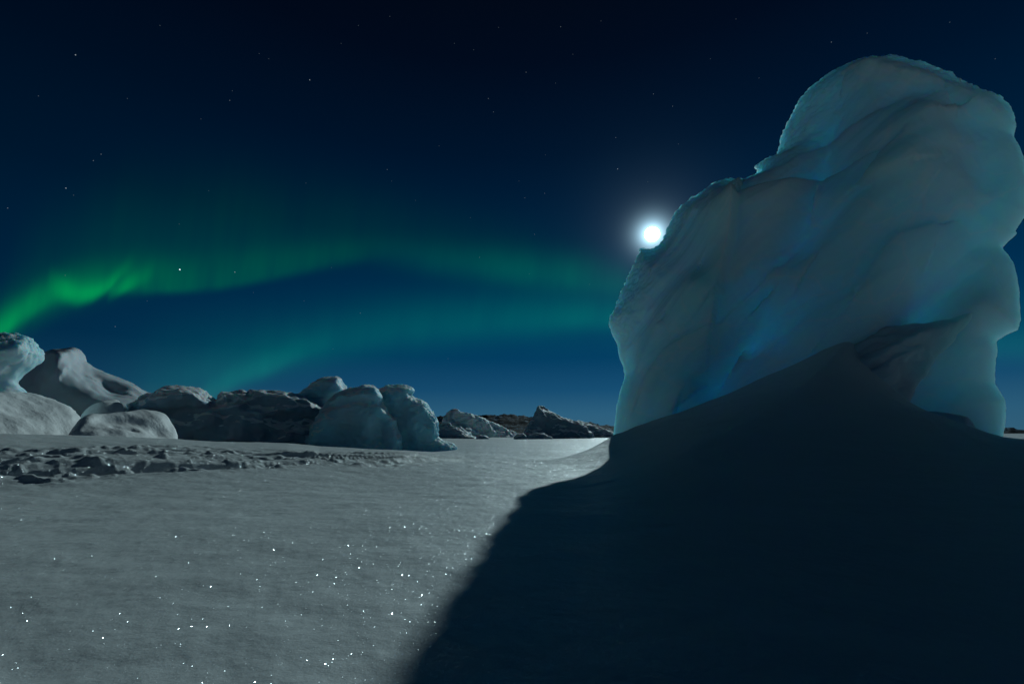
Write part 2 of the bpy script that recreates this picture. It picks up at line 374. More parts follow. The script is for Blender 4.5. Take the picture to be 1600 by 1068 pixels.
def ground_z(x, y, detail=True):
    x = np.asarray(x, np.float32); y = np.asarray(y, np.float32)
    r = np.hypot(x, y)
    z = 0.10 * fbm(x * 0.11, y * 0.11, x * 0, 3) * sstep(1.5, 12, r) * (1 - sstep(60, 400, r))
    z = z + rise(x, y)
    # snow drift banked up against the iceberg
    dx = x - DRIFT.O.x; dy = y - DRIFT.O.y
    u = dx * DRIFT.U.x + dy * DRIFT.U.y; n = dx * DRIFT.N.x + dy * DRIFT.N.y
    cz = np.interp(u, crest_uz[:, 0], crest_uz[:, 1], left=0.0, right=float(crest_uz[-1, 1]))
    # soften the crest sideways
    k = 0
    for o_ in np.linspace(-1, 1, 13):
        k = k + np.interp(u + o_ * (0.6 + np.clip(n * 0.45, 0, 5.0)), crest_uz[:, 0], crest_uz[:, 1], left=crest_uz[0, 1] * 1.0, right=float(crest_uz[-1, 1]))
    cz = k / 13
    left = crest_uz[0, 0]
    cz = cz * sstep(left - 1.8, left + 0.2, u)
    reach = 6.0 + 11.0 * sstep(left, left + 7.0, u)
    t = np.clip((reach - n) / reach, 0, 1)
    f = t ** 1.75
    back = 1 - sstep(0, 14, -n)
    drift = np.maximum(cz, 0) * np.where(n > 0, f, back)
    z = z + drift
    # small crossing swells on the drift
    z = z + 0.05 * fbm(x * 0.5, y * 0.35, x * 0 + 4, 3) * sstep(0.3, 2, drift)
    if detail:
        z = z + 0.011 * fbm(x * 1.7, y * 1.5, x * 0 + 2, 4) * (1 - sstep(20, 60, r))
        z = z + 0.016 * fbm(x * 0.55 + y * 0.2, y * 0.9, x * 0 + 41, 3) * (1 - sstep(20, 60, r))
        P = np.array(churn)
        m = (x > P[:, 0].min() - 1) & (x < P[:, 0].max() + 1) & (y > P[:, 1].min() - 1) & (y < P[:, 1].max() + 1)
        xs = x[m]; ys = y[m]
        if len(xs):
            d, _, ins = seg_dist(xs, ys, churn, True); d = np.where(ins, d, -d)
            d = d + 0.9 * fbm(xs * 0.4, ys * 0.4, xs * 0, 3) * sstep(1, 9, np.hypot(xs - PIV[0], ys - PIV[1]))
            fd = sstep(-0.3, 1.6, d)
            ang = np.arctan2(ys - PIV[1], xs - PIV[0]); rr = np.hypot(xs - PIV[0], ys - PIV[1])
            wob = ang + 0.03 * perlin(xs * 0.12, ys * 0.12, xs * 0 + 8)
            ruts = 1.3 * ridged(wob * 15 + 2.2, rr * 0.05, xs * 0 + 1, 3) - 1.3
            fine = ridged(wob * 30, rr * 0.10, xs * 0 + 5, 3) - 1.0
            clump = fbm(ang * 6, rr * 0.25, xs * 0 + 3, 3, 0.5)
            clump2 = np.maximum(0, fbm(wob * 16, rr * 0.45, xs * 0 + 13, 3, 0.5) - 0.1)
            amp = sstep(1, 17, rr)
            big = sstep(6, 20, rr)
            grit = np.maximum(0, fbm(xs * 1.9, ys * 2.6, xs * 0 + 23, 3, 0.5) - 0.05)
            far_ = P[np.hypot(P[:, 0] - PIV[0], P[:, 1] - PIV[1]) > 9]
            pa = np.unwrap(np.sort(np.mod(np.arctan2(far_[:, 1] - PIV[1], far_[:, 0] - PIV[0]), 2 * math.pi)))
            aa = np.mod(ang, 2 * math.pi); tr = 0; rg = np.random.RandomState(11)
            for k in range(13):
                th = pa[0] + (pa[-1] - pa[0]) * (k + 0.5 + 0.5 * rg.uniform(-1, 1)) / 13
                ph = rg.uniform(0, 50); wid = rg.uniform(0.22, 0.42); off = rg.uniform(-0.6, 0.6)
                td = (aa - th) * rr + off + 0.5 * perlin(rr * 0.16, rr * 0 + ph, rr * 0) + 0.12 * perlin(rr * 0.9, rr * 0 + ph, rr * 0 + 3)
                dep = (0.6 + 0.6 * perlin(rr * 0.35, rr * 0 + ph, rr * 0 + 9)) * rg.uniform(0.6, 1.2)
                tr = tr - 0.13 * dep * np.exp(-(td / wid) ** 2) + 0.08 * dep * (np.exp(-((td - 1.9 * wid) / (wid * 0.8)) ** 2) + 0.7 * np.exp(-((td + 1.9 * wid) / (wid * 0.8)) ** 2))
            iso = np.maximum(0, fbm(xs * 0.7, ys * 1.3, xs * 0 + 33, 4, 0.55) - 0.1)
            zz = 0.72 * fd * (amp * tr * (1.0 + 0.4 * big) + 0.17 * ruts * sstep(3, 13, rr) + 0.09 * fine * amp + amp * (0.06 * clump + 0.09 * clump2 + 0.08 * iso + 0.14 * grit) * (0.5 + 0.8 * big))
            z[m] += zz
    return z

def ground_hit(px, py):
    d = ray(px, py); ts = np.linspace(3, 60, 1500)
    X = d.x * ts; Y = d.y * ts; Z = CAM_H + d.z * ts
    g = ground_z(X, Y, False); k = int(np.argmax(Z < g)) if (Z < g).any() else 700
    return (float(X[k]), float(Y[k]))
churn = [ground_hit(x, y) for x, y in churn_lo] + [ground_hit(x, y) for x, y in churn_hi]
PIV = ground_hit(850, 711)

def build_ground():
    az = np.radians(np.concatenate([np.arange(-180, -58, 3.0), np.arange(-58, 56, 0.13), np.arange(56, 180, 3.0)]))
    rr = np.concatenate([np.geomspace(0.25, 8, 110, endpoint=False), np.geomspace(8, 62, 520, endpoint=False), np.geomspace(62, 9000, 110)])
    A, Rr = np.meshgrid(az, rr, indexing='ij')
    X = np.sin(A) * Rr; Y = np.cos(A) * Rr
    Z = ground_z(X.ravel(), Y.ravel()).reshape(X.shape)
    na, nr = X.shape
    V = np.stack([X, Y, Z], -1).reshape(-1, 3)
    i = np.arange(na)[:, None]; j = np.arange(nr - 1)[None]
    i2 = (i + 1) % na
    Q = np.stack(np.broadcast_arrays(i * nr + j, i * nr + j + 1, i2 * nr + j + 1, i2 * nr + j), -1).reshape(-1, 4)
    # small cap under the camera
    c = len(V); V = np.vstack([V, [[0, 0, float(Z[:, 0].mean())]]])
    ii = np.arange(0, na - 1, 2)
    cap = np.stack([np.full(len(ii), c), ii * nr, ((ii + 1) % na) * nr, ((ii + 2) % na) * nr], 1)
    Q = np.vstack([Q[:, ::-1], cap[:, ::-1][:, [0, 1, 2, 3]]])
    o = link_mesh('snow_ground', V, Q, M_ground)
    nz = np.empty(len(o.data.polygons) * 3, np.float32); o.data.polygons.foreach_get('normal', nz)
    if nz.reshape(-1, 3)[:, 2].mean() < 0: o.data.flip_normals()
    tag(o, None, kind='structure')
build_ground()

# ------------------------------------------------------------------ the big iceberg
outline = [(930, 800), (957, 700), (959, 672), (962, 640), (967, 615), (973, 600), (977, 586), (974, 573), (968, 560), (965, 540), (957, 524), (952, 508),
    (955, 493), (963, 480), (968, 462), (976, 444), (985, 424), (992, 408), (999, 396), (1001, 389), (1006, 386), (1013, 389), (1022, 388), (1032, 380), (1040, 366),
    (1044, 352), (1052, 338), (1064, 322), (1074, 316), (1080, 309), (1088, 306), (1100, 296), (1115, 287), (1130, 281), (1145, 279), (1160, 281), (1172, 277),
    (1184, 272), (1180, 266), (1178, 260), (1188, 254), (1200, 248), (1213, 243), (1217, 232), (1220, 214), (1227, 196), (1236, 180), (1245, 160), (1258, 145),
    (1275, 130), (1300, 113), (1325, 102), (1350, 93), (1375, 90), (1398, 88), (1420, 94), (1445, 98), (1470, 110), (1490, 119), (1512, 132),
    (1535, 141), (1560, 149), (1576, 163), (1587, 182), (1590, 198), (1586, 213), (1596, 230), (1601, 246), (1606, 300), (1605, 335), (1594, 352), (1586, 362),
    (1592, 361), (1588, 368), (1578, 376), (1566, 388), (1576, 398), (1586, 412), (1590, 432), (1594, 460), (1596, 500), (1591, 516), (1575, 523), (1558, 533),
    (1560, 550), (1557, 570), (1555, 600), (1572, 625), (1573, 650), (1568, 690), (1568, 800)]
# relief strokes: points, width on the left side of travel, width on its right side, height (m)
strokes = [
    ([(1232, 250), (1225, 330), (1180, 430), (1130, 520), (1090, 600)], 1.1, 2.2, 0.9),
    ([(1163, 345), (1157, 400), (1140, 475)], 0.12, 2.2, 0.8),
    ([(1168, 336), (1215, 322), (1278, 303)], 0.12, 1.4, 0.55),
    ([(1330, 330), (1270, 400), (1210, 470), (1170, 540)], 0.5, 1.8, -0.75),
    ([(1440, 210), (1370, 260), (1330, 320), (1290, 390), (1230, 450)], 1.5, 0.7, 0.8),
    ([(1310, 160), (1290, 240), (1280, 300)], 0.6, 1.4, -0.55),
    ([(1350, 120), (1410, 135), (1480, 130), (1540, 150)], 0.9, 0.35, 0.55),
    ([(1100, 470), (1070, 540), (1020, 610)], 0.6, 1.2, 0.45),
    ([(1010, 500), (1040, 470), (1100, 440)], 0.7, 0.7, -0.35),
    ([(1045, 520), (1000, 580), (975, 640)], 0.4, 0.9, 0.35),
    ([(1240, 480), (1200, 540), (1120, 600)], 1.3, 0.7, -0.8),
    ([(1500, 200), (1540, 280), (1560, 360)], 1.6, 0.8, -0.5),
    ([(1180, 300), (1230, 285), (1262, 255), (1330, 220)], 0.15, 1.6, 0.3), ([(1135, 480), (1170, 440), (1240, 400), (1330, 330), (1400, 300)], 0.9, 0.2, 0.35),
    ([(990, 640), (1060, 560), (1140, 520), (1220, 440)], 0.15, 0.9, 0.3), ([(1340, 470), (1390, 400), (1450, 370)], 0.15, 0.9, 0.3), ([(1120, 290), (1090, 340), (1030, 420)], 0.15, 1.0, 0.25),
    ([(1350, 350), (1420, 300), (1500, 310)], 1.2, 1.2, 0.45),
    ([(1400, 380), (1360, 440), (1300, 520)], 1.4, 2.0, 0.55),
    # the hollow behind the ledge
    ([(1440, 440), (1425, 490)], 1.1, 0.6, -0.8),
    ([(1520, 425), (1480, 460), (1440, 500)], 1.2, 1.0, -0.9),
]
def tower_extra(U, V, d):
    # long flutes that run from lower left to upper right, sagging
    a = U * 0.55 - V * 0.83; b = U * 0.83 + V * 0.55
    return (0.30 * fbm(a * 0.30 + 0.3 * perlin(U * 0.2, V * 0.2, U * 0), b * 0.07, U * 0 + 3, 3)
            + 0.08 * ridged(a * 0.95 + 0.4 * perlin(U * 0.3, V * 0.3, U * 0 + 4), b * 0.10, U * 0 + 6, 3) + 0.25 * fbm(U * 0.2, V * 0.2, U * 0 + 9, 2))
def tower_crust(U, V, d, n):
    U = U.astype(np.float32); V = V.astype(np.float32)
    q = polyline_xy(TOWER, [(962, 470), (1003, 388), (1060, 325), (1140, 280), (1216, 240), (1240, 170), (1300, 113), (1390, 90), (1500, 128)], 0)
    dd, _, _ = seg_dist(U, V, q, False)
    return 0.075 * (1 - sstep(0.3, 3.8, dd)) + 0.006
def blob(U, V, fr, px, py, rpx, amp, ry=None, n=3.0):
    c = fr.uv(px, py, n); e = fr.uv(px + rpx, py, n); r = abs(e[0] - c[0]); rv = r if ry is None else r * ry / rpx
    return amp * np.exp(-(((U - c[0]) / r) ** 2 + ((V - c[1]) / rv) ** 2))
def tower_patch(U, V, d, fr):
    s = np.full(U.shape, 0.48, np.float32)
    for px, py, rx, ry, a in ((1100, 480, 45, 40, .45), (1195, 500, 55, 55, .6), (1250, 285, 45, 30, .5), (1312, 300, 30, 30, .5), (1400, 335, 50, 45, .55),
                              (1330, 430, 90, 80, .35), (1060, 570, 60, 40, .2), (1300, 200, 60, 60, .2), (1450, 620, 70, 40, .4), (1100, 620, 120, 50, .4), (1270, 520, 70, 50, .4)):
        s += 0.8 * blob(U, V, fr, px, py, rx, a, ry)
    for px, py, rx, ry, a in ((1205, 375, 40, 60, -.7), (1120, 310, 70, 35, -.5), (1240, 190, 25, 70, -.4), (1400, 105, 70, 16, -.6), (1030, 400, 40, 50, -.5),
                              (1150, 430, 25, 50, -.3), (1500, 220, 70, 80, -.2), (1550, 480, 40, 90, -.25), (1480, 300, 60, 60, -.2)):
        s += blob(U, V, fr, px, py, rx, a, ry)
    s += blob(U, V, fr, 1470, 460, 75, -1.0, 60) + blob(U, V, fr, 1195, 560, 40, -.4, 40)  # first blob puts the hollow's shade into the ice mix, to darken the recess
    s -= 0.6 * (1 - sstep(0.0, 1.2, d))
    a = U * 0.55 - V * 0.83; b = U * 0.83 + V * 0.55
    s += 0.32 * fbm(a * 0.55, b * 0.12, U * 0 + 2, 4) + 0.12 * fbm(U * 1.5, V * 1.5, U * 0 + 7, 3)
    for poly, val in (([(1163, 345), (1172, 334), (1215, 322), (1250, 312), (1278, 303), (1262, 325), (1236, 352), (1206, 398), (1170, 452), (1142, 472), (1150, 430), (1158, 385)], -0.9),
                      ([(1235, 200), (1262, 150), (1310, 118), (1300, 135), (1262, 190), (1240, 250), (1222, 262)], -0.5),
                      ([(1350, 120), (1390, 98), (1440, 104), (1500, 130), (1460, 134), (1400, 128)], -0.8)):
        dd, _, ins = seg_dist(U, V, polyline_xy(fr, poly, 2.0), True); dd = np.where(ins, dd, -dd)
        s += val * sstep(-0.08, 0.12, dd)
    return np.clip(s, 0, 1)
ice = bpy.data.objects.new('iceberg', None); sc.collection.objects.link(ice)
ice.location = (TOWER.O.x, TOWER.O.y, 0)
tag(ice, 'towering blue translucent iceberg rising from the snow drift, with the moon at its left edge', 'iceberg')
berg('ice_tower', TOWER, outline, 0.07, 3.4, 1.9, 5.2, M_ice, strokes, (0.04, 0.7), base_v=-0.5, extra=tower_extra,
     parent=ice, pn=1.15, relief=1.2, patches=tower_patch, crust=tower_crust)
M_ledge = ice_material('drifted_ice', (0.50, 0.60, 0.66), (0.34, 0.84, 0.93), 1.0, crust_scale=0.10, radius=(0.8, 2.25, 2.95), bump=3.0)
LEDGE = Frame(1420, 21.6, 14.0, 18.0)
ledge_out = [(1250, 720), (1290, 620), (1285, 575), (1292, 553), (1310, 538), (1335, 521), (1352, 512), (1375, 508), (1400, 507), (1440, 505), (1475, 500), (1500, 491), (1520, 487), (1516, 503), (1496, 528), (1468, 556), (1445, 590), (1424, 622), (1410, 650), (1404, 700), (1404, 800), (1270, 800)]
led_strokes = [([(1335, 545), (1400, 530), (1480, 520)], 0.2, 0.5, 0.22), ([(1330, 575), (1390, 555), (1450, 545), (1500, 510)], 0.2, 0.6, 0.28),
               ([(1325, 600), (1380, 585), (1430, 575)], 0.2, 0.5, 0.22), ([(1320, 625), (1370, 612), (1420, 610)], 0.2, 0.5, 0.2),
               ([(1470, 540), (1440, 600), (1400, 640)], 1.2, 0.7, -0.5)]
def ledge_patch(U, V, d, fr):
    a0 = fr.uv(1400, 600)[0]; a1 = fr.uv(1520, 600)[0]
    s = 0.05 + 0.75 * sstep(a0, a1, U - 0.5 * (V - fr.uv(1400, 600)[1]) * 0.4)
    return np.clip(s + 0.15 * fbm(U * 0.6, V * 0.6, U * 0, 3), 0, 1)
def ledge_extra(U, V, d):
    return 0.26 * (ridged(U * 0.3, V * 1.2 - U * 0.45, U * 0 + 2, 3) - 1) + 0.2 * fbm(U * 0.4, V * 0.4, U * 0, 2)
led = berg('foot_ledge', LEDGE, ledge_out, 0.07, 1.2, 3.0, 2.2, M_ledge, led_strokes, (0.09, 1.1), base_v=-0.5, extra=ledge_extra, pn=1.25, relief=1.3, parent=ice, patches=ledge_patch)

CH = Frame(1475, 19.5, 0)
ch = berg('ice_block', CH, [(1424, 700), (1424, 652), (1432, 645), (1452, 643), (1480, 645), (1500, 646), (1514, 652), (1521, 662), (1528, 676), (1535, 700)],
          0.035, 0.5, 0.6, 0.45, M_pale, [([(1440, 655), (1510, 662)], 0.1, 0.2, 0.12)], (0.05, 2.5), base_v=0.0, patches=lambda U, V, d, fr: np.full(U.shape, .1))
tag(ch, 'small pale ice block half buried in the dark snow drift below the iceberg', 'ice block')

# ------------------------------------------------------------------ far ice at the left and along the horizon
def far_patch(level, sc_=0.5):
    return lambda U, V, d, fr: np.clip(level + 0.3 * fbm(U * sc_, V * sc_, U * 0, 3), 0, 1)
def lumps(a, f, s):
    return lambda U, V, d: a * fbm(U * f + s, V * f, U * 0 + s, 4) 

# mushroom-shaped berg at the left edge
fr = Frame(-5, 38, 0)
o = berg('mushroom_iceberg', fr, [(-140, 700), (-140, 560), (-110, 535), (-70, 525), (-30, 521), (0, 522), (20, 523), (38, 527), (52, 535), (60, 545), (66, 556), (64, 563), (55, 572), (42, 582), (33, 590), (27, 598),
    (34, 606), (48, 616), (60, 626), (60, 700)], 0.09, 3.2, 3.4, 2.2, M_pale,
    [([(-60, 545), (0, 560), (45, 550)], 0.8, 1.2, 0.9), ([(-40, 595), (0, 600), (25, 596)], 0.9, 0.9, -1.0), ([(10, 530), (5, 575)], 0.3, 0.5, -0.4)],
    (0.16, 0.9), base_v=-1.3, extra=lumps(0.5, 0.5, 2), patches=far_patch(.45), crust=lambda U, V, d, n: 0.12 * sstep(fr.uv(0, 575)[1], fr.uv(0, 535)[1], V))
tag(o, 'overhanging mushroom-shaped iceberg of pale knobbly ice under the brightest green aurora at left', 'iceberg')

fr2 = Frame(130, 52, 6)
o = berg('domed_iceberg', fr2, [(-10, 700), (0, 640), (15, 610), (33, 586), (48, 572), (66, 555), (80, 550), (100, 549), (116, 548), (126, 552), (131, 560), (134, 571), (145, 577), (162, 583), (182, 592), (205, 603), (225, 613),
    (245, 624), (262, 640), (270, 700)], 0.13, 4.6, 4.0, 5.0, M_drifted,
    [([(100, 573), (108, 600), (150, 630), (172, 650)], 2.2, 5.5, 2.0), ([(118, 560), (112, 572)], 0.6, 1.4, 0.8), ([(148, 590), (168, 604)], 1.0, 1.1, -1.3), ([(160, 603), (180, 612)], 0.6, 1.0, -0.8), ([(100, 575), (140, 576), (150, 580)], 0.5, 0.5, -0.7)],
    (0.2, 0.35), pn=2.4, over=0.0, base_v=-1.3, extra=lumps(0.5, 0.25, 5), patches=far_patch(.2))
tag(o, 'dark-sided iceberg with a rounded dome on top, behind the mushroom-shaped ice at the left', 'iceberg')

fr3 = Frame(340, 43, 0)
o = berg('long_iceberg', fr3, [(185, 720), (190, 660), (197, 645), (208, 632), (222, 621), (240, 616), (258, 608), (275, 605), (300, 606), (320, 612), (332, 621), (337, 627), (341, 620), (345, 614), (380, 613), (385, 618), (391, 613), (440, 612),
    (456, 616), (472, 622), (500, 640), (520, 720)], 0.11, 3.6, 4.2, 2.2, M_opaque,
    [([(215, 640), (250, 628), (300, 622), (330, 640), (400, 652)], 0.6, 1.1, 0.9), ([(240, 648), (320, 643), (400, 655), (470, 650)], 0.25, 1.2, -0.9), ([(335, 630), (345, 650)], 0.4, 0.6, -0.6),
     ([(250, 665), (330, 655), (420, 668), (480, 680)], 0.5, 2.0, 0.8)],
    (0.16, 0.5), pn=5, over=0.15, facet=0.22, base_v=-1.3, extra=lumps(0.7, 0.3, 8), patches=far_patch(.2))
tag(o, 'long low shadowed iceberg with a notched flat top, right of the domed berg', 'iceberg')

fr4 = Frame(500, 46, 0)
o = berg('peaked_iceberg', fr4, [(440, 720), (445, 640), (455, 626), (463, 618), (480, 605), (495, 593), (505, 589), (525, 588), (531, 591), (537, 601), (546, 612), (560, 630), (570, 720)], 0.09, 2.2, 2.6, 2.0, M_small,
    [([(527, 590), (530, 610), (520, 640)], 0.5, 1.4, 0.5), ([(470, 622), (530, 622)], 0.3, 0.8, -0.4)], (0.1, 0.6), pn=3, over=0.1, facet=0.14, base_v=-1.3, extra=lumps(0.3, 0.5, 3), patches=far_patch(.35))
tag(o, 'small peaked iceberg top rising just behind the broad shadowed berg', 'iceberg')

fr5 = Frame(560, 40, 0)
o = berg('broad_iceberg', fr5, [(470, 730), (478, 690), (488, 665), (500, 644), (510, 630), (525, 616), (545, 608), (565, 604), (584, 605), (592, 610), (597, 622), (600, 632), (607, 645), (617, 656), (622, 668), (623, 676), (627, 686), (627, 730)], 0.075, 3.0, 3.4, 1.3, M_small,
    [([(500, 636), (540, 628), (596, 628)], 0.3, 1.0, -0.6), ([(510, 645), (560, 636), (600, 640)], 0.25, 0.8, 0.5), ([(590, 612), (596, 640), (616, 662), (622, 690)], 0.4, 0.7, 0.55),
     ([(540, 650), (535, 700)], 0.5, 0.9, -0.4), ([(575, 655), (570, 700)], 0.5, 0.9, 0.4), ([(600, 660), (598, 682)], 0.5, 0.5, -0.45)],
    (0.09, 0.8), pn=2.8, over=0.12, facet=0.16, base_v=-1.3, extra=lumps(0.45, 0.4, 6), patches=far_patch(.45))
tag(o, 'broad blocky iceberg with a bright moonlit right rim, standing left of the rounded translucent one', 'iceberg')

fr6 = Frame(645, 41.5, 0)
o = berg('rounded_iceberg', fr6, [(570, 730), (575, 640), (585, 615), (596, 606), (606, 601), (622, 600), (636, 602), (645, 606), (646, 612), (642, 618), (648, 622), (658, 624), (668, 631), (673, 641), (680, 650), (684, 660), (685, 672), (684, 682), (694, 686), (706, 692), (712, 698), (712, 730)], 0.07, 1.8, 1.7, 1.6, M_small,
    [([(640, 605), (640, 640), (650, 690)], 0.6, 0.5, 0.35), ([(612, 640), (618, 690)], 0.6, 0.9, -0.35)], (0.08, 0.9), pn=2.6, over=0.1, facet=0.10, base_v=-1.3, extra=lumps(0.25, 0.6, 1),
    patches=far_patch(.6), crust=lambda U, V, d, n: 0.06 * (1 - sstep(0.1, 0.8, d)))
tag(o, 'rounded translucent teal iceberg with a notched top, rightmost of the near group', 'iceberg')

def mound(name, pxc, dist, out, tf, tb, label, R=1.6, strokes=(), rough=(0.06, 0.6), cell=0.09, crust=None, over=0.0, lean=50, turn=38):
    f = Frame(pxc, dist, lean, turn)
    o = berg(name, f, out, cell, tf, tb, R, M_mound, strokes, rough, base_v=-2.0, over=over, extra=lumps(0.25, 0.25, pxc * 0.1), crust=crust)
    return tag(o, label, 'snow mound')
mound('snow_mound', 20, 31, [(-160, 740), (-150, 640), (-60, 618), (0, 615), (40, 616), (62, 622), (85, 630), (105, 640), (118, 650), (124, 657), (135, 668), (150, 690), (150, 740)],
      0.8, 5.0, 'pale lit snow mound in front of the mushroom-shaped iceberg', 3.0, crust=lambda U, V, d, n: 0.04 * (1 - sstep(0.3, 1.2, d)))
mound('snow_mound', 205, 28.5, [(100, 740), (105, 680), (122, 656), (135, 651), (160, 650), (190, 646), (215, 643), (238, 646), (254, 652), (264, 661), (271, 672), (276, 684), (280, 740)],
      0.7, 3.0, 'low rounded snow mound with a shaded hollow, in front of the long shadowed iceberg', 1.5,
      [([(170, 655), (215, 664), (245, 676)], 0.5, 0.6, -0.28), ([(180, 668), (205, 674)], 0.2, 0.3, -0.2)])
mound('snow_mound', 155, 36, [(120, 700), (128, 645), (145, 638), (160, 636), (172, 640), (185, 648), (195, 700)], 1.2, 1.5, 'tiny snow hump between the domed iceberg and the low rounded mound', 0.9, cell=0.08)

# far row along the horizon
def far(name, pxc, dist, out, tf, tb, R, label, cat='iceberg', strokes=(), cell=0.2, mat=None, group=None, rough=(0.25, 0.35), blue=.3, lean=0, skew=0.0, turn=0.0):
    f = Frame(pxc, dist, lean, turn)
    o = berg(name, f, out, cell, tf, tb, R, mat or M_opaque, strokes, rough, pn=3, over=.05, skew=skew, facet=rough[0] * 1.2, base_v=-0.8, extra=lumps(0.9, 0.16, dist + pxc * .01), patches=far_patch(blue, 0.2))
    return tag(o, label, cat, group)
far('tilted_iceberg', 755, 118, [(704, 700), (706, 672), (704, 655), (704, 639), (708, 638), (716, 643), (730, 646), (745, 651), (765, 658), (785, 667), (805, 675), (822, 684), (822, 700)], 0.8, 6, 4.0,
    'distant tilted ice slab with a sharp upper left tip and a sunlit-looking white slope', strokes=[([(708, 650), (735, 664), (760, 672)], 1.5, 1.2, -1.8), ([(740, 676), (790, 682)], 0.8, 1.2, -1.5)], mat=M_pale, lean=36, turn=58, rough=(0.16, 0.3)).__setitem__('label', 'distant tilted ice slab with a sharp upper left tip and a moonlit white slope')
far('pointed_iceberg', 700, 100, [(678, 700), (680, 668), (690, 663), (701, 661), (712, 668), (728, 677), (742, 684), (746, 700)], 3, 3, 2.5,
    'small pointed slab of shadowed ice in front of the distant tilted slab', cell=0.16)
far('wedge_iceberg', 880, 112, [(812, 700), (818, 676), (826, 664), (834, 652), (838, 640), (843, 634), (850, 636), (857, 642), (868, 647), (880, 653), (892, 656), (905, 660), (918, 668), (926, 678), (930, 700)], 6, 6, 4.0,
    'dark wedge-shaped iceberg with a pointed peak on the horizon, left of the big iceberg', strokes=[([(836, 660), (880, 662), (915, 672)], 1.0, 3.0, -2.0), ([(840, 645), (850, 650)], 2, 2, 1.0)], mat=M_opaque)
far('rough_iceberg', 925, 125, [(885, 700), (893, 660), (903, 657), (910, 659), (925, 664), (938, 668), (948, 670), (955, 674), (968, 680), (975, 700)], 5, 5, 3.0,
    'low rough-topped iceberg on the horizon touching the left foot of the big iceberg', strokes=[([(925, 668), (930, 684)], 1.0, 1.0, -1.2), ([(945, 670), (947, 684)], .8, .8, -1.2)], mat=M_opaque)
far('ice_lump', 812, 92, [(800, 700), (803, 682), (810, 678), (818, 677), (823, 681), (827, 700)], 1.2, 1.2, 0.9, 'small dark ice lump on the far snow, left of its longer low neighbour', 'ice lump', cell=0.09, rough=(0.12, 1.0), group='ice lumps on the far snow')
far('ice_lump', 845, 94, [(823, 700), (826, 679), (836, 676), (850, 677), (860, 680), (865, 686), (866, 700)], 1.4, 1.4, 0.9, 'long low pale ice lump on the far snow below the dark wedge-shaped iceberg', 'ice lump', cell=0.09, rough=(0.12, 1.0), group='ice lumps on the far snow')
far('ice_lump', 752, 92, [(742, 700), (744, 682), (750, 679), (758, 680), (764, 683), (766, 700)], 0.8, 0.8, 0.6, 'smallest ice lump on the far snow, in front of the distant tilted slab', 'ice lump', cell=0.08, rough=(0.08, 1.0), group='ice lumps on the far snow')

# rocky snow-patched hills beyond the fjord
def build_hills():
    m, t, N, L = new_mat('rock_and_snow')
    g = N('ShaderNodeNewGeometry'); p = N('ShaderNodeBsdfPrincipled'); o = N('ShaderNodeOutputMaterial')
    n = N('ShaderNodeTexNoise'); n.inputs['Scale'].default_value = 0.04; n.inputs['Detail'].default_value = 8; n.inputs['Roughness'].default_value = 0.65; L(g.outputs['Position'], n.inputs['Vector'])
    r = N('ShaderNodeMapRange'); L(n.outputs[0], r.inputs[0]); r.inputs[1].default_value = 0.54; r.inputs[2].default_value = 0.62
    mx = N('ShaderNodeMixRGB'); L(r.outputs[0], mx.inputs[0]); mx.inputs[1].default_value = (0.01, 0.02, 0.032, 1); mx.inputs[2].default_value = (0.20, 0.32, 0.43, 1)
    L(mx.outputs[0], p.inputs['Base Color']); p.inputs['Roughness'].default_value = 0.9; p.inputs['Specular IOR Level'].default_value = 0.03; L(p.outputs[0], o.inputs[0])
    az = np.radians(np.arange(-75, 75, 0.12)); rr = np.linspace(1300, 2600, 90)
    A, R_ = np.meshgrid(az, rr, indexing='ij'); X = np.sin(A) * R_; Y = np.cos(A) * R_
    ctrl = [(-75, 45), (-50, 60), (-30, 55), (-12, 60), (-8.5, 66), (-6.0, 72), (-2, 76), (1.5, 74), (4, 60), (8, 48), (12, 26), (18, 14), (30, 5), (50, 5), (75, 5)]
    hh = np.interp(np.degrees(A), [c[0] for c in ctrl], [c[1] for c in ctrl])
    tt = (R_ - 1300) / 1300
    prof = sstep(0, 0.4, tt) * (1 - 0.6 * sstep(0.5, 1, tt))
    Z = hh * prof * (0.88 + 0.12 * fbm(X * 0.006, Y * 0.006, X * 0, 2)) + prof * 13 * fbm(X * 0.014, Y * 0.014, X * 0 + 2, 5, 0.6) - 1
    na, nr = X.shape; V = np.stack([X, Y, Z], -1).reshape(-1, 3)
    i = np.arange(na - 1)[:, None]; j = np.arange(nr - 1)[None]
    Q = np.stack(np.broadcast_arrays(i * nr + j, (i + 1) * nr + j, (i + 1) * nr + j + 1, i * nr + j + 1), -1).reshape(-1, 4)
    tag(link_mesh('hills', V, Q, m), None, kind='structure')
build_hills()

# ------------------------------------------------------------------ moon, stars and aurora
def glow_material(name, color, strength, soft=False):
    m, t, N, L = new_mat(name)
    e = N('ShaderNodeEmission'); e.inputs[0].default_value = color + (1,); e.inputs[1].default_value = strength
    o = N('ShaderNodeOutputMaterial')
    tr = N('ShaderNodeBsdfTransparent'); ad = N('ShaderNodeAddShader'); L(e.outputs[0], ad.inputs[0]); L(tr.outputs[0], ad.inputs[1]); L(ad.outputs[0], o.inputs[0])
    return m, t, N, L, e
def ico(name, r, sub, mat):
    import bmesh
    bm = bmesh.new(); bmesh.ops.create_icosphere(bm, subdivisions=sub, radius=r)
    me = bpy.data.meshes.new(name); bm.to_mesh(me); bm.free(); me.materials.append(mat)
    me.polygons.foreach_set('use_smooth', np.ones(len(me.polygons), bool))
    o = bpy.data.objects.new(name, me); sc.collection.objects.link(o); return o
DM = 30000.0
mm = glow_material('moon_glow', (0.93, 0.98, 1.0), 6.0)[0]
